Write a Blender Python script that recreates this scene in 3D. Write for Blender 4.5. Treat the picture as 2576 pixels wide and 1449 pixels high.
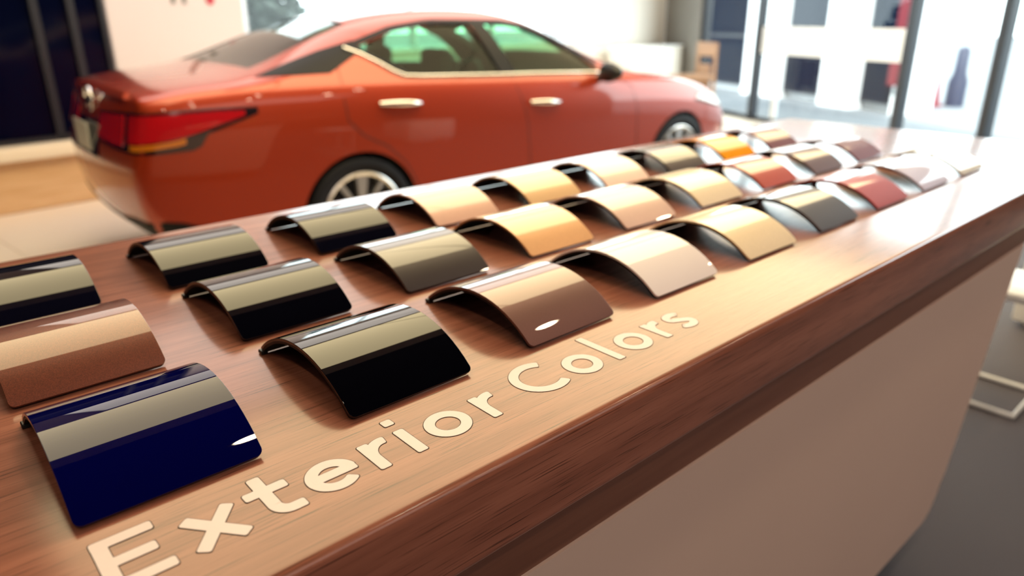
import bpy, bmesh, math, random
from math import sin, cos, pi, sqrt, atan2, radians
from mathutils import Vector, Matrix
from mathutils.bvhtree import BVHTree

random.seed(7)
scene = bpy.context.scene
for o in list(bpy.data.objects):
    bpy.data.objects.remove(o)
COL = scene.collection

# ------------------------------------------------------------------ camera
FPX = 1806.44
cam_data = bpy.data.cameras.new('camera')
cam_data.sensor_width = 36.0
cam_data.lens = 36.0 * FPX / 2576.0
cam_data.clip_start = 0.02
cam_data.clip_end = 200
cam_data.dof.use_dof = True
cam_data.dof.focus_distance = 0.74
cam_data.dof.aperture_fstop = 3.0
cam = bpy.data.objects.new('camera', cam_data)
COL.objects.link(cam)
cam.matrix_world = (Matrix.Translation((-0.0503, -0.5824, 1.3968)) @ Matrix.Rotation(-0.72796, 4, 'Z')
                    @ Matrix.Rotation(1.20873, 4, 'X') @ Matrix.Rotation(-0.00493, 4, 'Z'))
scene.camera = cam

# ------------------------------------------------------------------ world, exposure
world = bpy.data.worlds.new('sky')
scene.world = world
world.use_nodes = True
bg = world.node_tree.nodes['Background']
bg.inputs[0].default_value = (0.86, 0.96, 1.0, 1)
bg.inputs[1].default_value = 7.0
sun_d = bpy.data.lights.new('sun', 'SUN')
sun_d.energy = 11.0
sun_d.angle = radians(0.53)
sun_d.color = (1.0, 0.96, 0.9)
sun = bpy.data.objects.new('sun', sun_d)
COL.objects.link(sun)
sun.rotation_euler = Vector((0.62, 0.22, -0.75)).to_track_quat('-Z', 'Y').to_euler()
scene.view_settings.view_transform = 'Standard'
scene.view_settings.look = 'None'
scene.view_settings.exposure = 0.0
scene.view_settings.gamma = 1.0
scene.view_settings.use_curve_mapping = False

PANEL_EMIT = 6.0          # luminous ceiling panels
PANEL_COL = (1.0, 0.80, 0.45)
SPOT_EMIT = 150.0          # small round downlights
FLOOR_TOP = 0.0
TOP = 1.01                # height of the worktop


# ------------------------------------------------------------------ materials
def new_mat(name):
    m = bpy.data.materials.new(name)
    m.use_nodes = True
    nt = m.node_tree
    return m, nt, nt.nodes['Principled BSDF']


def mat(name, col, rough=0.5, metal=0.0, coat=0.0, spec=0.5, noise=0.0, nscale=20.0, emit=None, bump=0.0, coat_rough=0.02):
    m, nt, p = new_mat(name)
    p.inputs['Base Color'].default_value = (*col, 1)
    p.inputs['Roughness'].default_value = rough
    p.inputs['Metallic'].default_value = metal
    p.inputs['Specular IOR Level'].default_value = spec
    p.inputs['Coat Weight'].default_value = coat
    p.inputs['Coat Roughness'].default_value = coat_rough
    if noise > 0 or bump > 0:
        tc = nt.nodes.new('ShaderNodeTexCoord')
        nz = nt.nodes.new('ShaderNodeTexNoise')
        nz.inputs['Scale'].default_value = nscale
        nz.inputs['Detail'].default_value = 4
        nt.links.new(tc.outputs['Object'], nz.inputs['Vector'])
        if noise > 0:
            mx = nt.nodes.new('ShaderNodeMix')
            mx.data_type = 'RGBA'
            mx.inputs['A'].default_value = (*[c * (1 - noise) for c in col], 1)
            mx.inputs['B'].default_value = (*[min(1, c * (1 + noise)) for c in col], 1)
            nt.links.new(nz.outputs['Fac'], mx.inputs['Factor'])
            nt.links.new(mx.outputs['Result'], p.inputs['Base Color'])
        if bump > 0:
            b = nt.nodes.new('ShaderNodeBump')
            b.inputs['Strength'].default_value = bump
            b.inputs['Distance'].default_value = 0.002
            nt.links.new(nz.outputs['Fac'], b.inputs['Height'])
            nt.links.new(b.outputs['Normal'], p.inputs['Normal'])
    if emit:
        p.inputs['Emission Color'].default_value = (*emit[0], 1)
        p.inputs['Emission Strength'].default_value = emit[1]
    return m


def srgb(r, g, b):
    f = lambda c: (c / 255 / 12.92) if c / 255 <= 0.04045 else ((c / 255 + 0.055) / 1.055) ** 2.4
    return (f(r), f(g), f(b))


def paint(name, col, metal=0.0, flake=0.0, rough=0.45, ior=1.5):
    """car paint: coloured base, optional metal flake, clear coat"""
    m, nt, p = new_mat(name)
    p.inputs['Roughness'].default_value = rough
    p.inputs['Metallic'].default_value = metal
    p.inputs['Coat Weight'].default_value = 1.0
    p.inputs['Coat Roughness'].default_value = 0.012
    p.inputs['Coat IOR'].default_value = ior
    p.inputs['Specular IOR Level'].default_value = 0.5 if metal > 0 else 0.0
    p.inputs['Base Color'].default_value = (*col, 1)
    if flake > 0:
        tc = nt.nodes.new('ShaderNodeTexCoord')
        v = nt.nodes.new('ShaderNodeTexVoronoi')
        v.inputs['Scale'].default_value = 1100
        nt.links.new(tc.outputs['Object'], v.inputs['Vector'])
        mx = nt.nodes.new('ShaderNodeMix')
        mx.data_type = 'RGBA'
        mx.inputs['A'].default_value = (*[c * (1 - flake) for c in col], 1)
        mx.inputs['B'].default_value = (*[min(1, c * (1 + flake)) for c in col], 1)
        nt.links.new(v.outputs['Color'], mx.inputs['Factor'])
        nt.links.new(mx.outputs['Result'], p.inputs['Base Color'])
    return m


def wood(name, c_dark, c_light, pore, rough=0.35, pore_str=0.8, coat=0.0):
    """veneer with grain along the object's X axis"""
    m, nt, p = new_mat(name)
    N, L = nt.nodes.new, nt.links.new
    tc = N('ShaderNodeTexCoord')
    mp = N('ShaderNodeMapping')
    mp.inputs['Scale'].default_value = (1.3, 26, 26)
    L(tc.outputs['Object'], mp.inputs['Vector'])
    n1 = N('ShaderNodeTexNoise')
    n1.inputs['Scale'].default_value = 1.6
    n1.inputs['Detail'].default_value = 8
    n1.inputs['Roughness'].default_value = 0.62
    L(mp.outputs['Vector'], n1.inputs['Vector'])
    r1 = N('ShaderNodeValToRGB')
    r1.color_ramp.elements[0].position = 0.34
    r1.color_ramp.elements[0].color = (*c_dark, 1)
    r1.color_ramp.elements[1].position = 0.66
    r1.color_ramp.elements[1].color = (*c_light, 1)
    L(n1.outputs['Fac'], r1.inputs['Fac'])
    mp2 = N('ShaderNodeMapping')
    mp2.inputs['Scale'].default_value = (11, 560, 560)
    L(tc.outputs['Object'], mp2.inputs['Vector'])
    n2 = N('ShaderNodeTexNoise')
    n2.inputs['Scale'].default_value = 1.0
    n2.inputs['Detail'].default_value = 3
    L(mp2.outputs['Vector'], n2.inputs['Vector'])
    r2 = N('ShaderNodeValToRGB')
    r2.color_ramp.elements[0].position = 0.56
    r2.color_ramp.elements[0].color = (0, 0, 0, 1)
    r2.color_ramp.elements[1].position = 0.72
    r2.color_ramp.elements[1].color = (1, 1, 1, 1)
    L(n2.outputs['Fac'], r2.inputs['Fac'])
    # pores gather in bands
    mp3 = N('ShaderNodeMapping')
    mp3.inputs['Scale'].default_value = (1.0, 45, 45)
    mp3.inputs['Location'].default_value = (3.1, 1.7, 0.4)
    L(tc.outputs['Object'], mp3.inputs['Vector'])
    n3 = N('ShaderNodeTexNoise')
    n3.inputs['Scale'].default_value = 1.0
    L(mp3.outputs['Vector'], n3.inputs['Vector'])
    mu = N('ShaderNodeMath')
    mu.operation = 'MULTIPLY'
    L(r2.outputs['Color'], mu.inputs[0])
    L(n3.outputs['Fac'], mu.inputs[1])
    mu2 = N('ShaderNodeMath')
    mu2.operation = 'MULTIPLY'
    mu2.inputs[1].default_value = pore_str * 1.5
    mu2.use_clamp = True
    L(mu.outputs[0], mu2.inputs[0])
    mx = N('ShaderNodeMix')
    mx.data_type = 'RGBA'
    mx.inputs['B'].default_value = (*pore, 1)
    L(mu2.outputs[0], mx.inputs['Factor'])
    L(r1.outputs['Color'], mx.inputs['A'])
    L(mx.outputs['Result'], p.inputs['Base Color'])
    p.inputs['Roughness'].default_value = rough
    p.inputs['Coat Weight'].default_value = coat
    p.inputs['Coat Roughness'].default_value = 0.15
    p.inputs['Coat IOR'].default_value = 1.41
    p.inputs['Specular IOR Level'].default_value = 0.08 if coat else 0.5
    b = N('ShaderNodeBump')
    b.inputs['Strength'].default_value = 0.12
    b.inputs['Distance'].default_value = 0.0005
    b.invert = True
    L(mu2.outputs[0], b.inputs['Height'])
    L(b.outputs['Normal'], p.inputs['Normal'])
    return m


def glass(name, tint=(0.95, 0.98, 0.97), rough=0.0, ior=1.5):
    """thin pane: tinted see-through plus mirror reflection by angle"""
    m = bpy.data.materials.new(name)
    m.use_nodes = True
    nt = m.node_tree
    nt.nodes.remove(nt.nodes['Principled BSDF'])
    out = nt.nodes['Material Output']
    t = nt.nodes.new('ShaderNodeBsdfTransparent')
    t.inputs[0].default_value = (*tint, 1)
    g = nt.nodes.new('ShaderNodeBsdfGlossy')
    g.inputs['Roughness'].default_value = rough
    f = nt.nodes.new('ShaderNodeFresnel')
    f.inputs[0].default_value = ior
    mx = nt.nodes.new('ShaderNodeMixShader')
    geo = nt.nodes.new('ShaderNodeNewGeometry')      # the inner face of a pane adds no second reflection
    inv = nt.nodes.new('ShaderNodeMath')
    inv.operation = 'SUBTRACT'
    inv.inputs[0].default_value = 1.0
    nt.links.new(geo.outputs['Backfacing'], inv.inputs[1])
    mul = nt.nodes.new('ShaderNodeMath')
    mul.operation = 'MULTIPLY'
    nt.links.new(f.outputs[0], mul.inputs[0])
    nt.links.new(inv.outputs[0], mul.inputs[1])
    nt.links.new(mul.outputs[0], mx.inputs[0])
    nt.links.new(t.outputs[0], mx.inputs[1])
    nt.links.new(g.outputs[0], mx.inputs[2])
    nt.links.new(mx.outputs[0], out.inputs[0])
    return m


def emitter(name, col, strength):
    m = bpy.data.materials.new(name)
    m.use_nodes = True
    nt = m.node_tree
    nt.nodes.remove(nt.nodes['Principled BSDF'])
    e = nt.nodes.new('ShaderNodeEmission')
    e.inputs[0].default_value = (*col, 1)
    e.inputs[1].default_value = strength
    nt.links.new(e.outputs[0], nt.nodes['Material Output'].inputs[0])
    return m


M = {}
M['top_wood'] = wood('worktop_veneer', (0.225, 0.074, 0.045), (0.365, 0.132, 0.084), (0.07, 0.02, 0.012), rough=0.40, pore_str=1.5, coat=1.0)
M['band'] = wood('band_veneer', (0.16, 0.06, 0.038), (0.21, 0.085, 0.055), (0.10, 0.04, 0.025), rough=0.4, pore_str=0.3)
M['beige'] = mat('beige_laminate', (0.70, 0.51, 0.43), 0.45, noise=0.03, nscale=4)
M['black'] = mat('black_plastic', (0.008, 0.008, 0.010), 0.4)
M['letter'] = mat('cream_inlay', (0.80, 0.65, 0.64), 0.4, noise=0.03, nscale=60)
M['groove'] = mat('inlay_groove', (0.03, 0.014, 0.010), 0.7)
M['dark_kick'] = mat('dark_plinth', (0.015, 0.013, 0.016), 0.6)
M['carpet'] = mat('grey_carpet', (0.085, 0.075, 0.085), 0.85, noise=0.5, nscale=700, bump=0.4)
M['tile'] = mat('cream_floor_tile', (0.90, 0.80, 0.68), 0.35, noise=0.03, nscale=2, spec=0.4)
M['joint'] = mat('tile_joint', (0.66, 0.57, 0.47), 0.6)
M['white_wall'] = mat('warm_white_wall', (0.72, 0.63, 0.61), 0.6, noise=0.02, nscale=3)
M['cream_wall'] = mat('cream_wall', (0.85, 0.80, 0.72), 0.6, noise=0.02, nscale=3)
M['tan_panel'] = wood('tan_panelling', (0.66, 0.40, 0.20), (0.78, 0.52, 0.30), (0.55, 0.32, 0.16), rough=0.45, pore_str=0.25)
M['ledge'] = mat('pale_ledge', (0.82, 0.70, 0.54), 0.35, noise=0.02)
M['grey_wall'] = mat('grey_pillar_paint', (0.23, 0.22, 0.205), 0.6, noise=0.05, nscale=5)
M['dark_ceiling'] = mat('dark_ceiling_paint', (0.010, 0.009, 0.013), 0.8, noise=0.1)
M['pale_ceiling'] = mat('pale_ceiling_paint', (0.62, 0.54, 0.52), 0.7, noise=0.02)
M['room_wall'] = mat('charcoal_room_wall', (0.06, 0.055, 0.055), 0.7, noise=0.03, nscale=3)
M['post'] = mat('black_window_frame', (0.012, 0.014, 0.022), 0.35)
M['alu'] = mat('pale_aluminium', (0.72, 0.74, 0.76), 0.35, metal=0.6)
M['clear'] = glass('clear_glass')
M['dark_glass'] = mat('dark_navy_glass', (0.001, 0.002, 0.012), 0.10, spec=0.12, noise=0.3, nscale=2)
M['frost'] = mat('frosted_film', (0.93, 0.92, 0.90), 0.6)
M['frost'].node_tree.nodes['Principled BSDF'].inputs['Transmission Weight'].default_value = 0.35
M['pave'] = mat('sunlit_paving', (0.11, 0.12, 0.135), 0.8, noise=0.08, nscale=3)
M['facade'] = mat('white_facade', (0.72, 0.74, 0.77), 0.7, noise=0.03)
M['facade_glass'] = mat('dark_facade_glass', (0.003, 0.007, 0.018), 0.4, spec=0.0, noise=0.2)
M['red'] = mat('red_banner_cloth', (0.13, 0.004, 0.014), 0.7, noise=0.05)
M['navy_cloth'] = mat('navy_post_paint', (0.003, 0.008, 0.035), 0.6)
M['oak'] = wood('oak_chair_wood', (0.28, 0.15, 0.08), (0.40, 0.23, 0.13), (0.2, 0.1, 0.05), rough=0.5, pore_str=0.3)
M['white_metal'] = mat('white_powder_coat', (0.80, 0.80, 0.78), 0.4)
M['white_lam'] = mat('white_laminate', (0.90, 0.90, 0.88), 0.4)
M['chrome'] = mat('chrome', (0.82, 0.80, 0.78), 0.12, metal=1.0)
M['alloy'] = mat('machined_alloy', (0.78, 0.76, 0.74), 0.28, metal=0.9)
M['dark_alloy'] = mat('dark_alloy', (0.03, 0.03, 0.035), 0.4, metal=0.5)
M['rubber'] = mat('tire_rubber', (0.006, 0.006, 0.010), 0.6, spec=0.25, bump=0.1, nscale=80)
M['car_glass'] = glass('car_window_glass', (0.62, 0.80, 0.68), ior=1.25)
M['rear_glass'] = glass('car_rear_glass', (0.20, 0.26, 0.20), ior=1.9)
M['interior'] = mat('car_interior', (0.012, 0.012, 0.014), 0.8)
M['seat'] = mat('charcoal_seat_fabric', (0.025, 0.027, 0.03), 0.8, noise=0.2, nscale=120)
M['lens_red'] = mat('red_lamp_lens', (0.42, 0.006, 0.012), 0.1, coat=1.0)
M['lens_amber'] = mat('amber_lamp_lens', (0.55, 0.16, 0.01), 0.15, coat=1.0)
M['lens_dark'] = mat('smoked_lamp_bezel', (0.012, 0.006, 0.010), 0.15, coat=1.0)
M['lens_clear'] = mat('clear_lamp_lens', (0.88, 0.89, 0.92), 0.25, coat=1.0)
M['plate'] = mat('grey_white_plate', (0.55, 0.55, 0.50), 0.4, noise=0.05, nscale=30)
M['car_paint'] = paint('sunset_orange_paint', (0.36, 0.030, 0.003), metal=0.35, flake=0.1, rough=0.38, ior=1.45)
M['trim'] = mat('matt_black_trim', (0.004, 0.004, 0.006), 0.5, spec=0.2)
M['dark_wall'] = mat('charcoal_wall', (0.03, 0.028, 0.032), 0.7, noise=0.1, nscale=3)
M['leaf'] = mat('shrub_leaf', (0.008, 0.022, 0.014), 0.6, noise=0.4, nscale=3)
M['bark'] = mat('shrub_bark', (0.10, 0.07, 0.05), 0.8, noise=0.3)
M['frame_white'] = mat('light_frame', (0.5, 0.48, 0.45), 0.5)
M['panel_light'] = emitter('warm_light_diffuser', PANEL_COL, PANEL_EMIT)
M['soft_light'] = emitter('soft_light_diffuser', (1.0, 0.88, 0.77), 3.0)
M['near_fill'] = emitter('near_fill_diffuser', (1.0, 0.85, 0.75), 2.4)  # added fill light for the faces turned towards the camera
M['spot_light'] = emitter('downlight_lamp', (1.0, 0.80, 0.55), SPOT_EMIT)
M['grey_text'] = mat('grey_sign_letter', (0.22, 0.20, 0.18), 0.6)
M['red_sign'] = mat('red_sign_letter', (0.55, 0.04, 0.07), 0.6)


# ------------------------------------------------------------------ helpers
def link(o, parent=None):
    COL.objects.link(o)
    if parent is not None:
        o.parent = parent
    return o


def tag(o, label=None, cat=None, group=None, kind=None):
    if label:
        o['label'] = label
    if cat:
        o['category'] = cat
    if group:
        o['group'] = group
    if kind:
        o['kind'] = kind
    return o


def empty(name, loc=(0, 0, 0), rz=0.0, parent=None):
    o = bpy.data.objects.new(name, None)
    o.empty_display_size = 0.05
    o.location = loc
    o.rotation_euler = (0, 0, rz)
    return link(o, parent)


def obj_bm(name, bm, material, parent=None, smooth=None, loc=None, rz=None):
    bmesh.ops.recalc_face_normals(bm, faces=bm.faces)
    me = bpy.data.meshes.new(name)
    bm.to_mesh(me)
    bm.free()
    for m in (material if isinstance(material, (list, tuple)) else [material]):
        me.materials.append(m)
    if smooth is not None:
        for p in me.polygons:
            p.use_smooth = True
        me.set_sharp_from_angle(angle=radians(smooth))
    o = bpy.data.objects.new(name, me)
    if loc is not None:
        o.location = loc
    if rz is not None:
        o.rotation_euler = (0, 0, rz)
    return link(o, parent)


def bm_box(bm, lo, hi, bev=0.0, seg=2):
    r = bmesh.ops.create_cube(bm, size=1.0)
    vs = r['verts']
    for v in vs:
        v.co = Vector([lo[i] + (v.co[i] + 0.5) * (hi[i] - lo[i]) for i in range(3)])
    if bev > 0:
        es = list({e for v in vs for e in v.link_edges})
        bmesh.ops.bevel(bm, geom=es, offset=bev, segments=seg, affect='EDGES', profile=0.5)


def box(name, lo, hi, m, parent=None, bev=0.0, seg=2, loc=None, rz=None):
    bm = bmesh.new()
    bm_box(bm, lo, hi, bev, seg)
    return obj_bm(name, bm, m, parent, smooth=40 if bev > 0 else None, loc=loc, rz=rz)


def bm_tube(bm, pts, r, n=8, closed=False):
    pts = [Vector(p) for p in pts]
    rings = []
    N = len(pts)
    for i, p in enumerate(pts):
        if closed:
            d = pts[(i + 1) % N] - pts[i - 1]
        else:
            d = pts[min(i + 1, N - 1)] - pts[max(i - 1, 0)]
        d.normalize()
        up = Vector((0, 0, 1)) if abs(d.z) < 0.9 else Vector((1, 0, 0))
        a = d.cross(up).normalized()
        b = d.cross(a).normalized()
        rr = r[i] if isinstance(r, (list, tuple)) else r
        rings.append([bm.verts.new(p + a * rr * cos(2 * pi * k / n) + b * rr * sin(2 * pi * k / n)) for k in range(n)])
    for i in range(N if closed else N - 1):
        A, B = rings[i], rings[(i + 1) % N]
        for k in range(n):
            bm.faces.new((A[k], A[(k + 1) % n], B[(k + 1) % n], B[k]))
    if not closed:
        bm.faces.new(rings[0])
        bm.faces.new(rings[-1])


def tube(name, pts, r, m, parent=None, n=8, closed=False):
    bm = bmesh.new()
    bm_tube(bm, pts, r, n, closed)
    return obj_bm(name, bm, m, parent, smooth=50)


def bm_lathe(bm, prof, n=48, axis='Y', center=(0, 0, 0)):
    """prof: list of (radius, axial)"""
    c = Vector(center)
    rings = []
    for r, a in prof:
        ring = []
        for k in range(n):
            t = 2 * pi * k / n
            if axis == 'Y':
                ring.append(bm.verts.new(c + Vector((r * cos(t), a, r * sin(t)))))
            else:
                ring.append(bm.verts.new(c + Vector((r * cos(t), r * sin(t), a))))
        rings.append(ring)
    for A, B in zip(rings, rings[1:]):
        for k in range(n):
            bm.faces.new((A[k], A[(k + 1) % n], B[(k + 1) % n], B[k]))
    return rings


def bm_prism(bm, poly, lo, hi, axis='Z'):
    """extrude a 2-D polygon; axis Z: poly in XY, axis Y: poly in XZ"""
    f = (lambda p, h: (p[0], p[1], h)) if axis == 'Z' else (lambda p, h: (p[0], h, p[1]))
    a = [bm.verts.new(f(p, lo)) for p in poly]
    b = [bm.verts.new(f(p, hi)) for p in poly]
    n = len(poly)
    bm.faces.new(a)
    bm.faces.new(b[::-1])
    for i in range(n):
        bm.faces.new((a[i], b[i], b[(i + 1) % n], a[(i + 1) % n]))


def copy_tree(o, parent=None):
    c = o.copy()
    COL.objects.link(c)
    c.parent = parent
    for ch in list(o.children):
        copy_tree(ch, c)
    return c


# ================================================================== THE SETTING
# back wall runs along this line, the glazed front along the other
BW_A, BW_D = Vector((0.57, 5.93, 0)), Vector((9.76, 1.22, 0)).normalized()
BW_RZ = atan2(BW_D.y, BW_D.x)
GL_A, GL_D = Vector((9.47, 4.94, 0)), Vector((-0.92, -2.29, 0)).normalized()
GL_RZ = atan2(GL_D.y, GL_D.x)
CEIL = 3.21


def bw(s, off=0.0, z=0.0):
    n = Vector((-BW_D.y, BW_D.x, 0))
    return BW_A + BW_D * s + n * off + Vector((0, 0, z))


def gl(s, off=0.0, z=0.0):
    n = Vector((-GL_D.y, GL_D.x, 0))     # points outdoors (+u)
    return GL_A + GL_D * s + n * off + Vector((0, 0, z))


def struct(o):
    o['kind'] = 'structure'
    return o


# floors: the carpet on the near side, glossy cream tiles on the car's side
bm = bmesh.new()
bm_prism(bm, [(-5, -7), (4.9, -7), (8.48, 2.5), (-5, 2.5)], -0.06, 0.0)
carpet = struct(obj_bm('floor_carpet', bm, M['carpet']))
tag(carpet, 'dark grey carpet around the counter', 'floor')
bm = bmesh.new()
bm_prism(bm, [(-5, 2.5), (8.48, 2.5), (10.45, 7.16), (10.45, 7.3), (-5, 5.4)], -0.06, -0.004)
tilefloor = struct(obj_bm('floor', bm, M['joint']))
tag(tilefloor, 'glossy cream tiled floor under the car', 'floor')
# tiles as separate pieces, where the photograph can see them
tw = 0.9
tile_mesh = None
gd, bn_ = GL_D, Vector((BW_D.y, -BW_D.x, 0))          # bn_ points from the back wall into the room
for i in range(-6, 12):
    for j in range(0, 5):
        org = BW_A + BW_D * (i * tw - 0.2) + bn_ * (0.004 + (j + 1) * tw)
        cs_ = [org, org + BW_D * tw, org - bn_ * tw, org + BW_D * tw - bn_ * tw]
        # only whole tiles inside the room and beyond the carpet
        if min(c.y for c in cs_) < 2.51 or min(c.x for c in cs_) < -4.95:
            continue
        if any((c - GL_A).dot(Vector((-gd.y, gd.x, 0))) > -0.08 for c in cs_):
            continue
        if tile_mesh is None:
            b2 = bmesh.new()
            bm_box(b2, (0.003, 0.003, -0.012), (tw - 0.003, tw - 0.003, 0.0), 0.0015, 1)
            o = obj_bm('tile', b2, M['tile'], tilefloor)
            tile_mesh = o.data
        else:
            o = bpy.data.objects.new('tile', tile_mesh)
            link(o, tilefloor)
        o.location = org
        o.rotation_euler = (0, 0, BW_RZ)

# ceilings: dark over the near side, pale over the car
bm = bmesh.new()
bm_prism(bm, [(-5, -7), (4.9, -7), (7.98, 0.98), (-5, 0.98)], CEIL, CEIL + 0.1)
c1 = struct(obj_bm('ceiling_dark', bm, M['dark_ceiling']))
tag(c1, 'dark ceiling above the counter', 'ceiling')
bm = bmesh.new()
bm_prism(bm, [(-5, 0.98), (7.98, 0.98), (10.45, 7.16), (10.45, 7.3), (-5, 5.4)], CEIL + 0.02, CEIL + 0.12)
c2 = struct(obj_bm('ceiling', bm, M['pale_ceiling']))
tag(c2, 'pale ceiling above the car', 'ceiling')

t1 = struct(box('trim_1', (-5, 0.70, CEIL - 0.03), (7.8, 0.975, CEIL), M['pale_ceiling']))
tag(t1, 'pale board along the edge of the dark ceiling', 'trim')
# side and rear walls of the showroom (behind and beside the viewer)
w = struct(box('wall_left', (-5.1, -7, 0), (-5.0, 5.5, CEIL + 0.1), M['dark_wall']))
tag(w, 'plain charcoal wall at the near end of the room', 'wall')
w = struct(box('wall_near', (-5.1, -7.1, 0), (5.0, -7.0, CEIL + 0.1), M['room_wall']))
tag(w, 'plain charcoal wall behind the viewer', 'wall')

# ---- back wall: tan panelling, ledge, dark glass, white wall, windows, cream wall
root = empty('wall_back', bw(0), BW_RZ)
struct(root)
tag(root, 'back wall with tan panelling, pale ledge and white and glazed bays', 'wall')
for k in range(3):
    a = -5.9 + k * 2.7
    box('panel', (a, 0.0, 0.0), (a + 2.694, 0.1, 0.40), M['tan_panel'], root, 0.004, 1)
box('ledge', (-5.9, -0.12, 0.40), (2.2, 0.14, 0.50), M['ledge'], root, 0.012, 2)
box('wall_bay', (1.03, 0.02, 0.50), (2.23, 0.14, CEIL + 0.12), M['white_wall'], root, 0.01, 1)
box('low_wall', (2.23, 0.02, 0.0), (9.95, 0.14, 1.02), M['cream_wall'], root, 0.01, 1)
box('wall_bay', (8.45, 0.02, 1.02), (9.95, 0.14, CEIL + 0.12), M['cream_wall'], root, 0.01, 1)
box('sill', (2.23, -0.04, 1.02), (8.45, 0.16, 1.05), M['cream_wall'], root, 0.005, 1)
box('lintel', (2.23, 0.02, 2.9), (8.45, 0.14, CEIL + 0.12), M['cream_wall'], root)

# dark glazed bay with its own slim frames
dg = empty('window_1', bw(0), BW_RZ)
struct(dg)
tag(dg, 'dark navy glazed bay above the pale ledge', 'window')
edges = [-5.9, -3.6, -1.4, 0.55, 0.80, 1.03]
for a, b in zip(edges, edges[1:]):
    box('pane', (a + 0.03, 0.05, 0.52), (b - 0.03, 0.07, CEIL - 0.02), M['dark_glass'], dg)
for a in edges:
    box('mullion', (a - 0.03, 0.02, 0.50), (a + 0.03, 0.11, CEIL + 0.02), M['post'], dg, 0.004, 1)
box('rail', (-5.9, 0.02, 0.50), (1.03, 0.11, 0.54), M['post'], dg)
box('back_board', (-5.9, 0.12, 0.5), (1.03, 0.14, CEIL + 0.1), M['dark_glass'], dg)

# bright windows in the back wall
wn = empty('window_2', bw(0), BW_RZ)
struct(wn)
tag(wn, 'long bright window behind the orange car', 'window')
edges = [2.25, 2.98, 4.3, 5.6, 6.9, 8.43]
for a, b in zip(edges, edges[1:]):
    box('pane', (a + 0.02, 0.07, 1.07), (b - 0.02, 0.08, 2.88), M['clear'], wn)
for a in edges:
    box('mullion', (a - 0.025, 0.04, 1.05), (a + 0.025, 0.12, 2.9), M['alu'], wn, 0.004, 1)
box('rail', (2.25, 0.04, 1.05), (8.43, 0.12, 1.08), M['alu'], wn)
box('rail', (2.25, 0.04, 2.87), (8.43, 0.12, 2.9), M['alu'], wn)

# ---- grey pillar in the corner and glazed front
pil = struct(box('wall_right', (-2.36, -0.08, 0), (-1.35, 0.12, CEIL + 0.12), M['grey_wall'], None, 0.01, 1, loc=GL_A, rz=GL_RZ))
tag(pil, 'grey wall strip between the cream wall and the glazed front', 'wall')

front = empty('window_3', GL_A, GL_RZ)
struct(front)
tag(front, 'glazed shop front with slim black posts', 'window')
posts = [-1.32, 0.0, 2.50, 3.55, 5.9]
for a in posts:
    hw = 0.045
    box('post', (a - hw, -0.06, 0.0), (a + hw, 0.06, CEIL + 0.1), M['post'], front, 0.006, 1)
for a, b in zip(posts, posts[1:]):
    box('pane', (a + 0.045, -0.006, 0.06), (b - 0.045, 0.006, CEIL - 0.06), M['clear'], front)
    box('bottom_rail', (a + 0.045, -0.03, 0.0), (b - 0.045, 0.03, 0.06), M['post'], front)
    box('top_rail', (a + 0.045, -0.03, CEIL - 0.06), (b - 0.045, 0.03, CEIL + 0.1), M['post'], front)
sw = struct(box('wall_front', (5.945, -0.06, 0), (13.2, 0.06, CEIL + 0.1), M['room_wall'], None, loc=GL_A, rz=GL_RZ))
tag(sw, 'solid charcoal wall continuing the glazed front to the right', 'wall')
box('frosted_band', (0.045, -0.009, 0.90), (2.455, -0.0065, 1.25), M['frost'], front)
box('door_stile', (0.40, -0.02, 0.06), (0.50, 0.02, 0.88), M['alu'], front, 0.004, 1)

# ================================================================== LIGHT FITTINGS
ordn = ['nearest the near end', 'in the middle of its row', 'nearest the glazed front']
for (va, vb, ua, L, mk, lab) in ((1.0, 3.25, 0.0, 2.33, 'panel_light', 'bright yellowish ceiling light panel between counter and car, '),
                                 (3.45, 5.75, 0.6, 2.33, 'soft_light', 'dim soft ceiling light panel above the car, '),
                                 (-4.4, -2.3, -1.2, 2.0, 'near_fill', 'added unseen fill light panel in the dark ceiling, ')):  # unseen row behind the camera, added to brighten the counter front
    for k in range(3):
        t = empty('ceiling_light_panel', (ua + L * k, va, CEIL - 0.012))
        box('frame', (0, 0, 0.0), (L - 0.01, vb - va, 0.012), M['frame_white'], t)
        box('diffuser', (0.012, 0.012, -0.012), (L - 0.022, vb - va - 0.012, -0.001), M[mk], t)
        tag(t, lab + ordn[k], 'ceiling light', 'luminous ceiling panels')
nd = 0
for v in (-0.47, -1.75):
    for u in (-0.8, 0.8, 2.42, 4.0):
        t = empty('downlight', (u, v, CEIL))
        bm = bmesh.new()
        bm_lathe(bm, [(0.095, 0.0), (0.095, -0.012), (0.075, -0.014), (0.070, 0.0)], 24, 'Z')
        obj_bm('trim_ring', bm, M['frame_white'], t, 40)
        bm = bmesh.new()
        rg = bm_lathe(bm, [(0.068, -0.006), (0.04, -0.008)], 24, 'Z')
        bm.faces.new(rg[-1])
        obj_bm('lamp', bm, M['spot_light'], t)
        un = {-0.8: 'at the near end', 0.8: 'second from the near end', 2.42: 'third from the near end', 4.0: 'farthest from the viewer'}[u]
        tag(t, 'round downlight ' + un + (', row over the counter edge' if v > -1 else ', row behind the viewer'), 'downlight', 'round downlights in the dark ceiling')

# ================================================================== COUNTER
U0, U1, V0, V1 = -0.42, 2.735, -0.1555, 0.866
THK = 0.102


def slab(bm, lo, hi, r, seg=6):
    """rounded-edge board: stadium rim all round"""
    bm_box(bm, lo, hi, r, seg)


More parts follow.
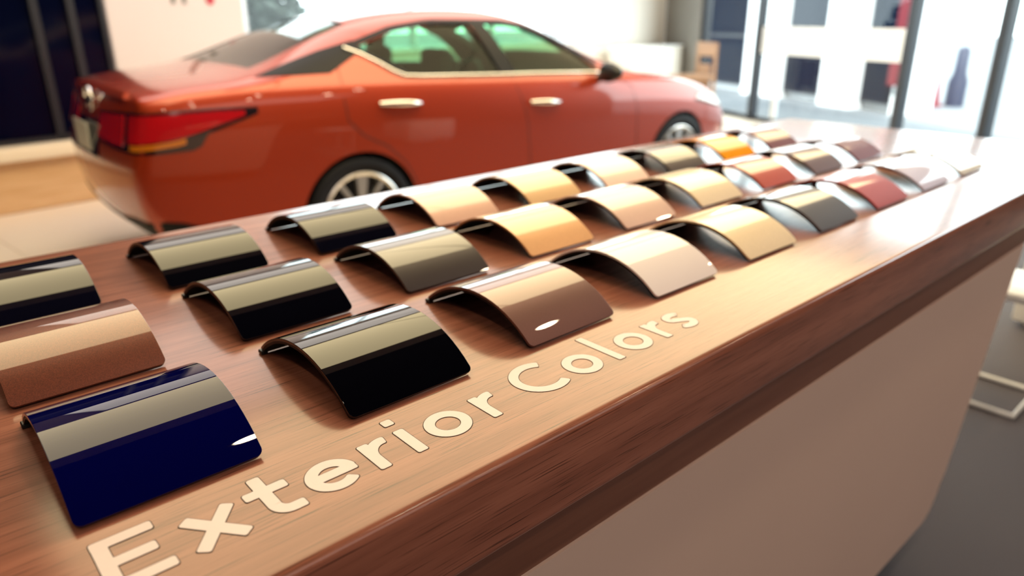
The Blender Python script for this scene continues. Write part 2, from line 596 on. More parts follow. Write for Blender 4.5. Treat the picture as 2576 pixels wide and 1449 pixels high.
ct = empty('countertop', (0, 0, TOP))
bm = bmesh.new()
bm_box(bm, (U0, V0, -THK), (U1, V1, 0.0))
es = [e for e in bm.edges if abs(e.verts[0].co.z - e.verts[1].co.z) < 1e-6]
bmesh.ops.bevel(bm, geom=es, offset=0.011, segments=6, affect='EDGES', profile=0.5)
obj_bm('slab', bm, M['top_wood'], ct, smooth=35)
tag(ct, 'long walnut veneer worktop with cream inlaid lettering and rounded edges', 'countertop')

# --- lettering: each letter is made of strokes in millimetres (u to the right, v away)
SW = 11.6


def arc(cx, cy, rx, ry, a0, a1, n=26):
    return [(cx + rx * cos(radians(a0 + (a1 - a0) * i / n)), cy + ry * sin(radians(a0 + (a1 - a0) * i / n))) for i in range(n + 1)]


def L_E(x):
    return [[(x + 6, 0), (x + 6, 68)], [(x, 62.2), (x + 46, 62.2)], [(x + 2, 34.5), (x + 42, 34.5)], [(x, 5.8), (x + 48, 5.8)]]


def L_x(x):
    return [[(x + 6.5, 0), (x + 43, 47)], [(x + 43.5, 0), (x + 6, 47)]]


def L_t(x):
    return [[(x + 17, 66), (x + 17, 18)] + arc(x + 29, 18, 12, 12.4, 180, 270, 10) + [(x + 40, 5.6)], [(x, 42), (x + 38.5, 42)]]


def L_e(x):
    c = x + 24
    return [arc(c, 23.5, 19, 18.5, 4, 318, 40), [(c - 19, 24.5), (c + 24, 24.5)]]


def L_r(x):
    return [[(x + 6, 0), (x + 6, 47)], arc(x + 25, 20, 19, 22, 180, 78, 14)]


def L_i(x):
    return [[(x + 6, 0), (x + 6, 47)], [(x + 6, 59.5), (x + 6, 71)]]


def L_o(x):
    return [arc(x + 25, 23.5, 19.2, 18.6, 0, 360, 44)]


def L_C(x):
    return [arc(x + 37, 34, 31, 29, 52, 308, 40)]


def L_l(x):
    return [[(x + 6, 0), (x + 6, 75)]]


def L_s(x):
    return [arc(x + 19, 34.2, 13, 8.8, 25, 225, 16)[:-1] + [(x + 12, 27.5), (x + 19, 24), (x + 26, 20.5)] + arc(x + 18, 13.4, 13.5, 8.6, 45, -155, 16)[1:]]


def bm_strokes(bm, strokes, w, z0, z1, grow=0.0):
    for si, st in enumerate(strokes):
        z1 = z1 + 0.00004 * (si > 0)
        pts = [Vector((p[0], p[1])) for p in st]
        closed = (pts[0] - pts[-1]).length < 1e-3
        if closed:
            pts = pts[:-1]
        n = len(pts)
        if not closed and grow:
            d0 = (pts[0] - pts[1]).normalized()
            d1 = (pts[-1] - pts[-2]).normalized()
            pts[0] = pts[0] + d0 * grow
            pts[-1] = pts[-1] + d1 * grow
        hw = w / 2 + grow
        # chamfered ends give the softened corners of the inlay
        path = []
        if closed:
            path = [(p, hw) for p in pts]
        else:
            c = 2.0
            d0 = (pts[1] - pts[0]).normalized()
            d1 = (pts[-2] - pts[-1]).normalized()
            path.append((pts[0], hw - c))
            path.append((pts[0] + d0 * c * 0.35, hw - c * 0.3))
            path.append((pts[0] + d0 * c, hw))
            for p in pts[1:-1]:
                path.append((p, hw))
            path.append((pts[-1] + d1 * c, hw))
            path.append((pts[-1] + d1 * c * 0.35, hw - c * 0.3))
            path.append((pts[-1], hw - c))
        m = len(path)
        rows = []
        for i, (p, h) in enumerate(path):
            if closed:
                d = path[(i + 1) % m][0] - path[i - 1][0]
            else:
                d = path[min(i + 1, m - 1)][0] - path[max(i - 1, 0)][0]
            d.normalize()
            nn = Vector((-d.y, d.x)) * h
            rows.append([bm.verts.new(((p.x + s * nn.x) / 1000, (p.y + s * nn.y) / 1000, z)) for z in (z0, z1) for s in (-1, 1)])
        for i in range(m if closed else m - 1):
            A, B = rows[i], rows[(i + 1) % m]
            bm.faces.new((A[2], A[3], B[3], B[2]))
            bm.faces.new((A[0], A[2], B[2], B[0]))
            bm.faces.new((A[1], B[1], B[3], A[3]))
        if not closed:
            for A in (rows[0], rows[-1]):
                bm.faces.new((A[0], A[1], A[3], A[2]))


letters = [('E', L_E, 3), ('x', L_x, 62), ('t', L_t, 117.5), ('e', L_e, 168), ('r', L_r, 229), ('i', L_i, 270), ('o', L_o, 297),
           ('r', L_r, 364.5), ('C', L_C, 424), ('o', L_o, 496), ('l', L_l, 562), ('o', L_o, 590.5), ('r', L_r, 656), ('s', L_s, 696)]
for ch, fn, x in letters:
    st = fn(0)
    bm = bmesh.new()
    bm_strokes(bm, st, SW, -0.0006, 0.00055)
    lo = obj_bm('letter', bm, M['letter'], ct, loc=(x / 1000, -0.0895, 0))
    lo['label'] = 'cream inlaid letter ' + ch
    bm = bmesh.new()
    bm_strokes(bm, st, SW, -0.0006, 0.0003, grow=0.75)
    obj_bm('letter_outline', bm, M['groove'], lo)

# --- base
cb = empty('counter_base', (0, 0, 0))
tag(cb, 'beige panelled counter base with brown shadow band and dark recessed plinth', 'counter')
PV = -0.125
zt, zb = TOP - THK, 0.085
# brown recessed band under the worktop
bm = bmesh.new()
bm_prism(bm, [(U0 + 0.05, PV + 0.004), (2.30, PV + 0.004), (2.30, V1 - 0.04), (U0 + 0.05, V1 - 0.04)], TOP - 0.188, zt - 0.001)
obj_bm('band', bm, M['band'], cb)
# tapered beige body, its far lower corner rounded
pr = [(U0 + 0.06, TOP - 0.188), (2.195, TOP - 0.188), (1.97, 0.21)] + \
     [(1.97 - 0.02 - 0.10 * (1 - cos(t)) * 1.0, 0.21 - 0.12 * sin(t)) for t in [radians(a) for a in (15, 30, 45, 60, 75, 90)]] + \
     [(U0 + 0.10, zb)]
bm = bmesh.new()
bm_prism(bm, pr, PV, PV + 0.02, 'Y')
obj_bm('front_panel', bm, M['beige'], cb, smooth=30)
bm = bmesh.new()
bm_prism(bm, [(p[0] - (0.004 if p[0] > 1 else -0.004), p[1]) for p in pr], PV + 0.0205, V1 - 0.06, 'Y')
obj_bm('carcass', bm, M['beige'], cb, smooth=30)
box('plinth', (U0 + 0.2, PV + 0.07, 0.0), (1.80, V1 - 0.14, zb + 0.002), M['dark_kick'], cb)

# ================================================================== PAINT SAMPLES
LC, WC, RP, H = 0.1578, 0.2217, 0.2591, 0.043
PITCH = 0.25
TH = 0.0066
RAD = (WC * WC / 4 + H * H) / (2 * H)
TMAX = math.asin(WC / 2 / RAD)


def chip_mesh(name, r_out, thick, shrink=0.0, rc=0.007):
    bm = bmesh.new()
    NA, NU = 30, 10
    arc_len = 2 * TMAX * r_out
    # sample rows densely near the ends so the corners are rounded
    ts = []
    e = rc
    for i in range(6):
        ts.append(e * (1 - cos(i / 5 * pi / 2)))
    n_mid = NA - 12
    for i in range(1, n_mid):
        ts.append(e + (arc_len - 2 * e) * i / n_mid)
    for i in range(5, -1, -1):
        ts.append(arc_len - e * (1 - cos(i / 5 * pi / 2)))
    top, bot = [], []
    for t in ts:
        d = min(t, arc_len - t)
        ins = 0.0
        if d < rc:
            ins = rc - sqrt(max(0, rc * rc - (rc - d) ** 2))
        ins += shrink
        a = -TMAX + (t / arc_len) * 2 * TMAX
        if shrink:
            a *= 1 - shrink / (arc_len / 2)
        ra, rb = [], []
        for k in range(NU + 1):
            u = ins + (LC - 2 * ins) * k / NU
            ra.append(bm.verts.new((u, WC / 2 + r_out * sin(a), H - RAD + r_out * cos(a))))
            rb.append(bm.verts.new((u, WC / 2 + (r_out - thick) * sin(a), H - RAD + (r_out - thick) * cos(a))))
        top.append(ra)
        bot.append(rb)
    n = len(ts)
    for i in range(n - 1):
        for k in range(NU):
            bm.faces.new((top[i][k], top[i][k + 1], top[i + 1][k + 1], top[i + 1][k]))
            bm.faces.new((bot[i][k], bot[i + 1][k], bot[i + 1][k + 1], bot[i][k + 1]))
        bm.faces.new((top[i][0], top[i + 1][0], bot[i + 1][0], bot[i][0]))
        bm.faces.new((top[i][NU], bot[i][NU], bot[i + 1][NU], top[i + 1][NU]))
    for k in range(NU):
        bm.faces.new((top[0][k], bot[0][k], bot[0][k + 1], top[0][k + 1]))
        bm.faces.new((top[-1][k], top[-1][k + 1], bot[-1][k + 1], bot[-1][k]))
    bmesh.ops.recalc_face_normals(bm, faces=bm.faces)
    me = bpy.data.meshes.new(name)
    bm.to_mesh(me)
    bm.free()
    for p in me.polygons:
        p.use_smooth = True
    me.set_sharp_from_angle(angle=radians(35))
    return me


skin_me = chip_mesh('paint_skin', RAD, 0.0034)
back_me = chip_mesh('chip_backing', RAD - 0.0034, TH - 0.0034, shrink=0.0004)
bm = bmesh.new()
bm_box(bm, (-0.0025, -0.005, -0.0060), (0.006, 0.006, -0.001), 0.001, 1)
bmesh.ops.recalc_face_normals(bm, faces=bm.faces)
tab_me = bpy.data.meshes.new('chip_tab')
bm.to_mesh(tab_me)
bm.free()
tab_me.materials.append(M['black'])
back_me.materials.append(M['trim'])

FRONT = [('deep navy blue', (2, 3, 62), 0, 0.0), ('jet black', (3, 3, 8), 0, 0), ('bronze brown', (108, 68, 62), .4, .06), ('pale cream', (240, 214, 190), 0, 0),
         ('light gold', (232, 200, 146), .15, .1), ('slate grey', (84, 74, 76), .3, .08), ('coral red', (190, 62, 58), .1, .1), ('pale lilac pink', (206, 188, 188), .1, .1),
         ('off-white', (232, 224, 214), 0, 0)]
MID = [('copper brown', (104, 44, 24), .3, .35), ('inky black', (4, 4, 12), 0, 0), ('dark aubergine', (36, 16, 24), .1, .1), ('tan gold', (214, 156, 96), .2, .1),
       ('rosy beige', (212, 172, 142), .15, .1), ('pale straw', (236, 204, 156), .1, .1), ('burnt orange red', (190, 66, 34), .1, .1), ('mauve brown', (108, 74, 74), .2, .08),
       ('burgundy', (124, 52, 62), .1, .1)]
BACK = [('blue-black', (8, 8, 24), 0, 0), ('near-black', (6, 6, 14), 0, 0), ('black', (7, 7, 20), 0, 0), ('rose beige', (206, 160, 128), .15, .1),
        ('sand', (208, 164, 108), .2, .1), ('peach', (234, 196, 164), .05, .05), ('dark brown', (70, 54, 52), .2, .08), ('amber orange', (238, 150, 32), 0, 0),
        ('dark maroon', (118, 40, 50), .1, .1)]
where = {
    'front': ['above the letter E', 'above the word Exterior', 'above the capital C', 'above the last letters of Colors', 'fifth along the front row', 'sixth along the front row',
              'seventh along the front row', 'eighth along the front row', 'at the far end of the front row'],
    'middle': ['at the near end of the middle row', 'second along the middle row', 'third along the middle row', 'fourth along the middle row', 'fifth along the middle row',
               'sixth along the middle row', 'seventh along the middle row', 'eighth along the middle row', 'at the far end of the middle row'],
    'back': ['at the near end of the back row', 'second along the back row', 'third along the back row', 'fourth along the back row', 'fifth along the back row',
             'sixth along the back row', 'seventh along the back row', 'eighth along the back row', 'at the far end of the back row']}
for row, (rname, cols, du) in enumerate((('front', FRONT, 0.0), ('middle', MID, -0.005), ('back', BACK, -0.011))):
    for i, (cn, c, metal, flake) in enumerate(cols):
        lin = srgb(*c)
        if sum(lin) > 0.75:          # pale paints, less yellow than they look under the warm light
            lin = (min(0.92, lin[0] * 1.12), min(0.9, lin[1] * 1.22), min(0.9, lin[2] * 1.6))
        pm = paint('paint_' + cn.replace(' ', '_') + '_' + rname, lin, metal, flake, ior=1.4 if cn == 'deep navy blue' else 1.5)
        me = skin_me.copy()
        me.materials.append(pm)
        t = empty('paint_sample', (i * PITCH + du, row * RP, TOP + 0.0052))
        s = link(bpy.data.objects.new('paint_skin', me), t)
        bv = s.modifiers.new('edge', 'BEVEL')
        bv.width = 0.0011
        bv.segments = 2
        bv.limit_method = 'ANGLE'
        bv.angle_limit = radians(40)
        link(bpy.data.objects.new('backing', back_me), t)
        for (x, y) in ((0.0005, WC - 0.005), (LC - 0.005, WC - 0.005)):
            tb = link(bpy.data.objects.new('clip', tab_me), t)
            tb.location = (x, y, 0.001)
        tag(t, 'curved glossy ' + cn + ' paint sample, ' + where[rname][i], 'paint sample', 'curved paint samples on the counter')
# ================================================================== THE CAR
# car frame: X forward from the rear axle, Y to the left, Z up
def interp(tab, x):
    if x <= tab[0][0]:
        return tab[0][1]
    for (a, va), (b, vb) in zip(tab, tab[1:]):
        if x <= b:
            f = (x - a) / (b - a)
            return va + (vb - va) * f
    return tab[-1][1]


XS = [-1.09, -1.03, -0.90, -0.75, -0.58, -0.40, -0.20, 0.05, 0.30, 0.60, 0.95, 1.25, 1.50, 1.75, 2.00, 2.22, 2.42, 2.65, 2.90, 3.15, 3.38, 3.54, 3.64]
T_W = [(-1.09, .89), (-1.03, .92), (-.9, .955), (-.75, .975), (-.5, .995), (0, 1), (2.7, 1), (3.0, .985), (3.2, .96), (3.38, .92), (3.54, .85), (3.64, .76)]
T_BELT = [(-1.05, 1.03), (-.9, 1.065), (-.6, 1.085), (-.3, 1.085), (0, 1.08), (.3, 1.07), (.95, 1.04), (1.9, 1.005), (2.3, .985), (2.65, .955), (2.9, .925), (3.15, .87), (3.38, .79), (3.54, .70), (3.64, .62)]
T_TOP = [(-1.05, 1.075), (-.9, 1.105), (-.75, 1.12), (-.58, 1.135), (-.4, 1.185), (-.2, 1.275), (.05, 1.365), (.3, 1.43), (.6, 1.465), (.95, 1.475), (1.25, 1.46), (1.5, 1.415),
         (1.75, 1.315), (2.0, 1.205), (2.22, 1.095), (2.42, 1.02), (2.65, .995), (2.9, .965), (3.15, .91), (3.38, .825), (3.54, .735), (3.64, .655)]
T_CY = [(-1.05, .66), (-.58, .69), (-.4, .67), (-.2, .635), (.05, .615), (.3, .61), (.95, .615), (1.5, .625), (1.75, .645), (2.0, .67), (2.22, .68), (2.65, .66), (3.64, .5)]
T_CZ = [(-1.05, -.02), (-.58, -.025), (-.4, -.035), (-.2, -.05), (.3, -.055), (1.25, -.055), (1.75, -.065), (2.0, -.07), (2.22, -.05), (2.42, -.02), (3.64, -.015)]
T_BOT = [(-1.05, .33), (-1.0, .27), (-.9, .235), (-.75, .22), (-.4, .20), (2.6, .19), (3.3, .20), (3.54, .24), (3.64, .29)]
REAR_DX = [0.06, 0.01, -0.035, -0.045, 0.02, 0.035, 0.03]     # levels 1..7
NOSE_DX = [-0.02, 0.05, 0.07, 0.06, 0.03, 0.0, -0.02]


def half_section(i):
    x = XS[i]
    w, belt, top, bot = interp(T_W, x), interp(T_BELT, x), interp(T_TOP, x), interp(T_BOT, x)
    cy, cz = interp(T_CY, x) * min(1, w + .05), top + interp(T_CZ, x)
    z2 = bot + 0.06
    body = belt - z2
    side = [(0.80 * w, bot), (0.885 * w, z2), (0.905 * w, z2 + body * .22), (0.915 * w, z2 + body * .52), (0.922 * w, z2 + body * .78),
            (0.895 * w, belt - .035), (0.862 * w, belt)]
    by = 0.862 * w
    tp = [((by + cy) / 2 + .025, (belt + cz) / 2 + 0.02), (cy, cz), (cy * .58, top - .012), (0, top)]
    if top - belt < 0.10:
        tp = [(by * .92, belt + (top - belt) * .35), (by * .74, belt + (top - belt) * .65), (by * .42, belt + (top - belt) * .92), (0, top)]
    dxs = [0.0] * 7
    k = 0.0
    if i == 0:
        dxs, k = REAR_DX, 1
    elif i == 1:
        dxs, k = REAR_DX, .55
    elif i == len(XS) - 1:
        dxs, k = NOSE_DX, 1
    elif i == len(XS) - 2:
        dxs, k = NOSE_DX, .6
    side3 = [Vector((x + dxs[j] * k, y, z)) for j, (y, z) in enumerate(side)]
    d7 = dxs[6] * k
    fr = [0.0, 0.42, 0.74, 0.92]
    bots = [Vector((side3[0].x, side3[0].y * f, bot)) for f in fr]
    tops = [Vector((x + d7, y, z)) for y, z in tp]
    return bots + side3 + tops                      # 4 + 7 + 4 = 15 points, centre bottom -> centre top


bm = bmesh.new()
secs = [half_section(i) for i in range(len(XS))]


def quad(bm, a, b, c, d):
    pts = []
    for p in (a, b, c, d):
        if all((p - q).length > 1e-6 for q in pts):
            pts.append(p)
    if len(pts) >= 3:
        bm.faces.new([bm.verts.new(p) for p in pts])


for sgn in (1, -1):
    fl = lambda p: Vector((p.x, p.y * sgn, p.z))
    for A, B in zip(secs, secs[1:]):
        for j in range(14):
            quad(bm, fl(A[j]), fl(B[j]), fl(B[j + 1]), fl(A[j + 1]))
    # rear and nose caps
    for S, bulge in ((secs[0], -0.07), (secs[-1], 0.11)):
        fr = [0.0, 0.42, 0.74, 0.92, 1.0]
        rows = []
        for lv in range(7):
            e = S[4 + lv]
            if lv == 0:
                rows.append([S[0], S[1], S[2], S[3], S[4]])
            elif lv == 6:
                rows.append([S[14], S[13], S[12], S[11], S[10]])
            else:
                kk = bulge * (1.0 if lv < 5 else 0.6)
                rows.append([Vector((e.x + kk * (1 - f ** 2.2), e.y * f, e.z + (0.03 * (1 - f * f) if lv > 3 else 0))) for f in fr])
        for r0, r1 in zip(rows, rows[1:]):
            for k in range(4):
                quad(bm, fl(r0[k]), fl(r0[k + 1]), fl(r1[k + 1]), fl(r1[k]))
bmesh.ops.remove_doubles(bm, verts=bm.verts, dist=1e-5)
bmesh.ops.recalc_face_normals(bm, faces=bm.faces)
tmp_me = bpy.data.meshes.new('tmp_body')
bm.to_mesh(tmp_me)
bm.free()
tmp = link(bpy.data.objects.new('tmp_body', tmp_me))
sub = tmp.modifiers.new('s', 'SUBSURF')
sub.levels = sub.render_levels = 2
bpy.context.view_layer.update()
dg_ = bpy.context.evaluated_depsgraph_get()
outer_me = bpy.data.meshes.new_from_object(tmp.evaluated_get(dg_))
bm = bmesh.new()
bm.from_mesh(outer_me)
OUT = BVHTree.FromBMesh(bm)
bm.free()


def side_y(x, z, sgn=-1):
    h = OUT.ray_cast(Vector((x, sgn * 3, z)), Vector((0, -sgn, 0)))
    return h[0], h[1]


# ---- cutters
cut = bmesh.new()
for ax in (0.0, 2.824):
    for sgn in (1, -1):
        poly = [(ax + 0.365 * cos(2 * pi * k / 48), 0.33 + 0.365 * sin(2 * pi * k / 48)) for k in range(48)]
        bm_prism(cut, poly, sgn * 0.60, sgn * 1.2, 'Y')
REAR_WIN = [(0.36, 1.085), (1.045, 1.062), (0.935, 1.352), (0.66, 1.352), (0.38, 1.315), (0.10, 1.235)]
FRONT_WIN = [(1.165, 1.058), (1.93, 1.035), (1.80, 1.135), (1.60, 1.245), (1.40, 1.318), (1.22, 1.345), (1.05, 1.352)]
for poly in (REAR_WIN, FRONT_WIN):
    bm_prism(cut, poly, -1.3, 1.3, 'Y')
bmesh.ops.recalc_face_normals(cut, faces=cut.faces)
cab = bmesh.new()
# cabin hollow, lofted a little inside the skin
cs = []
for x in (-0.53, -0.42, -0.28, -0.1, 0.1, 0.35, 0.7, 1.0, 1.3, 1.5, 1.75, 2.0, 2.14):
    top = interp(T_TOP, x) - 0.055
    belt = interp(T_BELT, x) - .02
    cy = interp(T_CY, x) - .05
    cz = max(belt + .01, top + interp(T_CZ, x) * .9)
    top = max(top, cz + .004)
    cs.append([(x, .80, .34), (x, .83, .8), (x, .80, belt), (x, (cy + .80) / 2 + .012, (belt + cz) / 2 + .005), (x, cy, cz), (x, cy * .5, top)])
rings = [[cab.verts.new(p) for p in s] + [cab.verts.new((p[0], -p[1], p[2])) for p in s[::-1]] for s in cs]
for A, B in zip(rings, rings[1:]):
    n = len(A)
    for k in range(n):
        cab.faces.new((A[k], A[(k + 1) % n], B[(k + 1) % n], B[k]))
cab.faces.new(rings[0])
cab.faces.new(rings[-1])
bmesh.ops.recalc_face_normals(cab, faces=cab.faces)
# windscreen and rear window openings: wedges just thick enough to pierce the skin
scr = bmesh.new()


def wedge(bm, pts, dz0, dz1):
    """pts: (x, y) outline; the wedge follows the roof line from dz0 below to dz1 above"""
    lo = [bm.verts.new((x, y, interp(T_TOP, x) + dz0)) for x, y in pts]
    hi = [bm.verts.new((x, y, interp(T_TOP, x) + dz1)) for x, y in pts]
    n = len(pts)
    bm.faces.new(lo)
    bm.faces.new(hi[::-1])
    for i in range(n):
        bm.faces.new((lo[i], hi[i], hi[(i + 1) % n], lo[(i + 1) % n]))


REAR_GL = [(0.17, -0.50), (0.19, 0.0), (0.17, 0.50), (-0.46, 0.60), (-0.50, 0.0), (-0.46, -0.60)]
FRONT_GL = [(1.62, -0.54), (1.56, 0.0), (1.62, 0.54), (2.10, 0.61), (2.13, 0.0), (2.10, -0.61)]
wedge(scr, REAR_GL, -0.16, 0.2)
wedge(scr, FRONT_GL, -0.16, 0.2)
bmesh.ops.recalc_face_normals(scr, faces=scr.faces)


def as_obj(bm, name):
    me = bpy.data.meshes.new(name)
    bm.to_mesh(me)
    bm.free()
    return link(bpy.data.objects.new(name, me))


cutters = [as_obj(cab, 'tmp_cabin'), as_obj(cut, 'tmp_cut'), as_obj(scr, 'tmp_screen')]
tmp2 = link(bpy.data.objects.new('tmp_outer', outer_me))
for c in cutters:
    b = tmp2.modifiers.new('b', 'BOOLEAN')
    b.operation = 'DIFFERENCE'
    b.solver = 'EXACT'
    b.object = c
    b.use_self = True
bpy.context.view_layer.update()
body_me = bpy.data.meshes.new_from_object(tmp2.evaluated_get(bpy.context.evaluated_depsgraph_get()))
body_me.name = 'body'
body_me.materials.clear()
body_me.materials.append(M['car_paint'])
body_me.materials.append(M['interior'])
for p in body_me.polygons:
    c = p.center
    near = OUT.find_nearest(c)
    p.material_index = 1 if near[3] > 0.006 else 0
    if p.normal.z < -0.9 and c.z < 0.3:
        p.material_index = 1
    p.use_smooth = True
body_me.set_sharp_from_angle(angle=radians(38))
for o in cutters + [tmp, tmp2]:
    bpy.data.objects.remove(o)

car = empty('car', (2.025, 3.868, 0), -0.043)
tag(car, 'orange-red four-door saloon car parked behind the counter', 'car')
link(bpy.data.objects.new('body', body_me), car)


# ---- patches that hug the body
def patch_side(name, cols, m, sgn=-1, off=0.003, nz=6, parent=None, thick=0.006):
    """cols: list of (x, zlow, zhigh)"""
    bm = bmesh.new()
    g, gi = [], []
    for x, z0, z1 in cols:
        ra, rb = [], []
        for k in range(nz + 1):
            z = z0 + (z1 - z0) * k / nz
            p, n = side_y(x, z, sgn)
            if p is None:
                p, n = Vector((x, sgn * .8, z)), Vector((0, sgn, 0))
            ra.append(bm.verts.new(p + n * off))
            rb.append(bm.verts.new(p + n * (off - thick)))
        g.append(ra)
        gi.append(rb)
    nc = len(cols)
    for i in range(nc - 1):
        for k in range(nz):
            bm.faces.new((g[i][k], g[i + 1][k], g[i + 1][k + 1], g[i][k + 1]))
            bm.faces.new((gi[i][k], gi[i][k + 1], gi[i + 1][k + 1], gi[i + 1][k]))
        bm.faces.new((g[i][0], gi[i][0], gi[i + 1][0], g[i + 1][0]))
        bm.faces.new((g[i][nz], g[i + 1][nz], gi[i + 1][nz], gi[i][nz]))
    for i in (0, nc - 1):
        for k in range(nz):
            bm.faces.new((g[i][k], g[i][k + 1], gi[i][k + 1], gi[i][k]))
    return obj_bm(name, bm, m, parent or car, smooth=40)


def wrap_patch(name, cols, m, off=0.004, nz=5, parent=None, cx=None, thick=0.008):
    """cols: (azimuth degrees about a vertical axis at X=cx, zlow, zhigh); 180 = straight back, 0 = straight ahead"""
    bm = bmesh.new()
    g, gi = [], []
    for az, z0, z1 in cols:
        d = Vector((cos(radians(az)), sin(radians(az)), 0))
        ra, rb = [], []
        for k in range(nz + 1):
            z = z0 + (z1 - z0) * k / nz
            o = Vector((cx, 0, z))
            h = OUT.ray_cast(o + d * 4, -d)
            p, n = (h[0], h[1]) if h[0] is not None else (o + d, d)
            ra.append(bm.verts.new(p + n * off))
            rb.append(bm.verts.new(p + n * (off - thick)))
        g.append(ra)
        gi.append(rb)
    nc = len(cols)
    for i in range(nc - 1):
        for k in range(nz):
            bm.faces.new((g[i][k], g[i + 1][k], g[i + 1][k + 1], g[i][k + 1]))
            bm.faces.new((gi[i][k], gi[i][k + 1], gi[i + 1][k + 1], gi[i + 1][k]))
        bm.faces.new((g[i][0], gi[i][0], gi[i + 1][0], g[i + 1][0]))
        bm.faces.new((g[i][nz], g[i + 1][nz], gi[i + 1][nz], gi[i][nz]))
    for i in (0, nc - 1):
        for k in range(nz):
            bm.faces.new((g[i][k], g[i][k + 1], gi[i][k + 1], gi[i][k]))
    return obj_bm(name, bm, m, parent or car, smooth=40)


def poly_cols(poly, n=18, grow=0.0):
    """vertical columns through a polygon in (x, z)"""
    xs = [p[0] for p in poly]
    x0, x1 = min(xs) + 1e-4, max(xs) - 1e-4
    out = []
    for i in range(n + 1):
        x = x0 + (x1 - x0) * i / n
        zs = []
        for (a, za), (b, zb_) in zip(poly, poly[1:] + poly[:1]):
            if (a - x) * (b - x) <= 0 and abs(a - b) > 1e-9:
                zs.append(za + (zb_ - za) * (x - a) / (b - a))
        if zs:
            out.append((x, min(zs) - grow, max(zs) + grow))
    return out


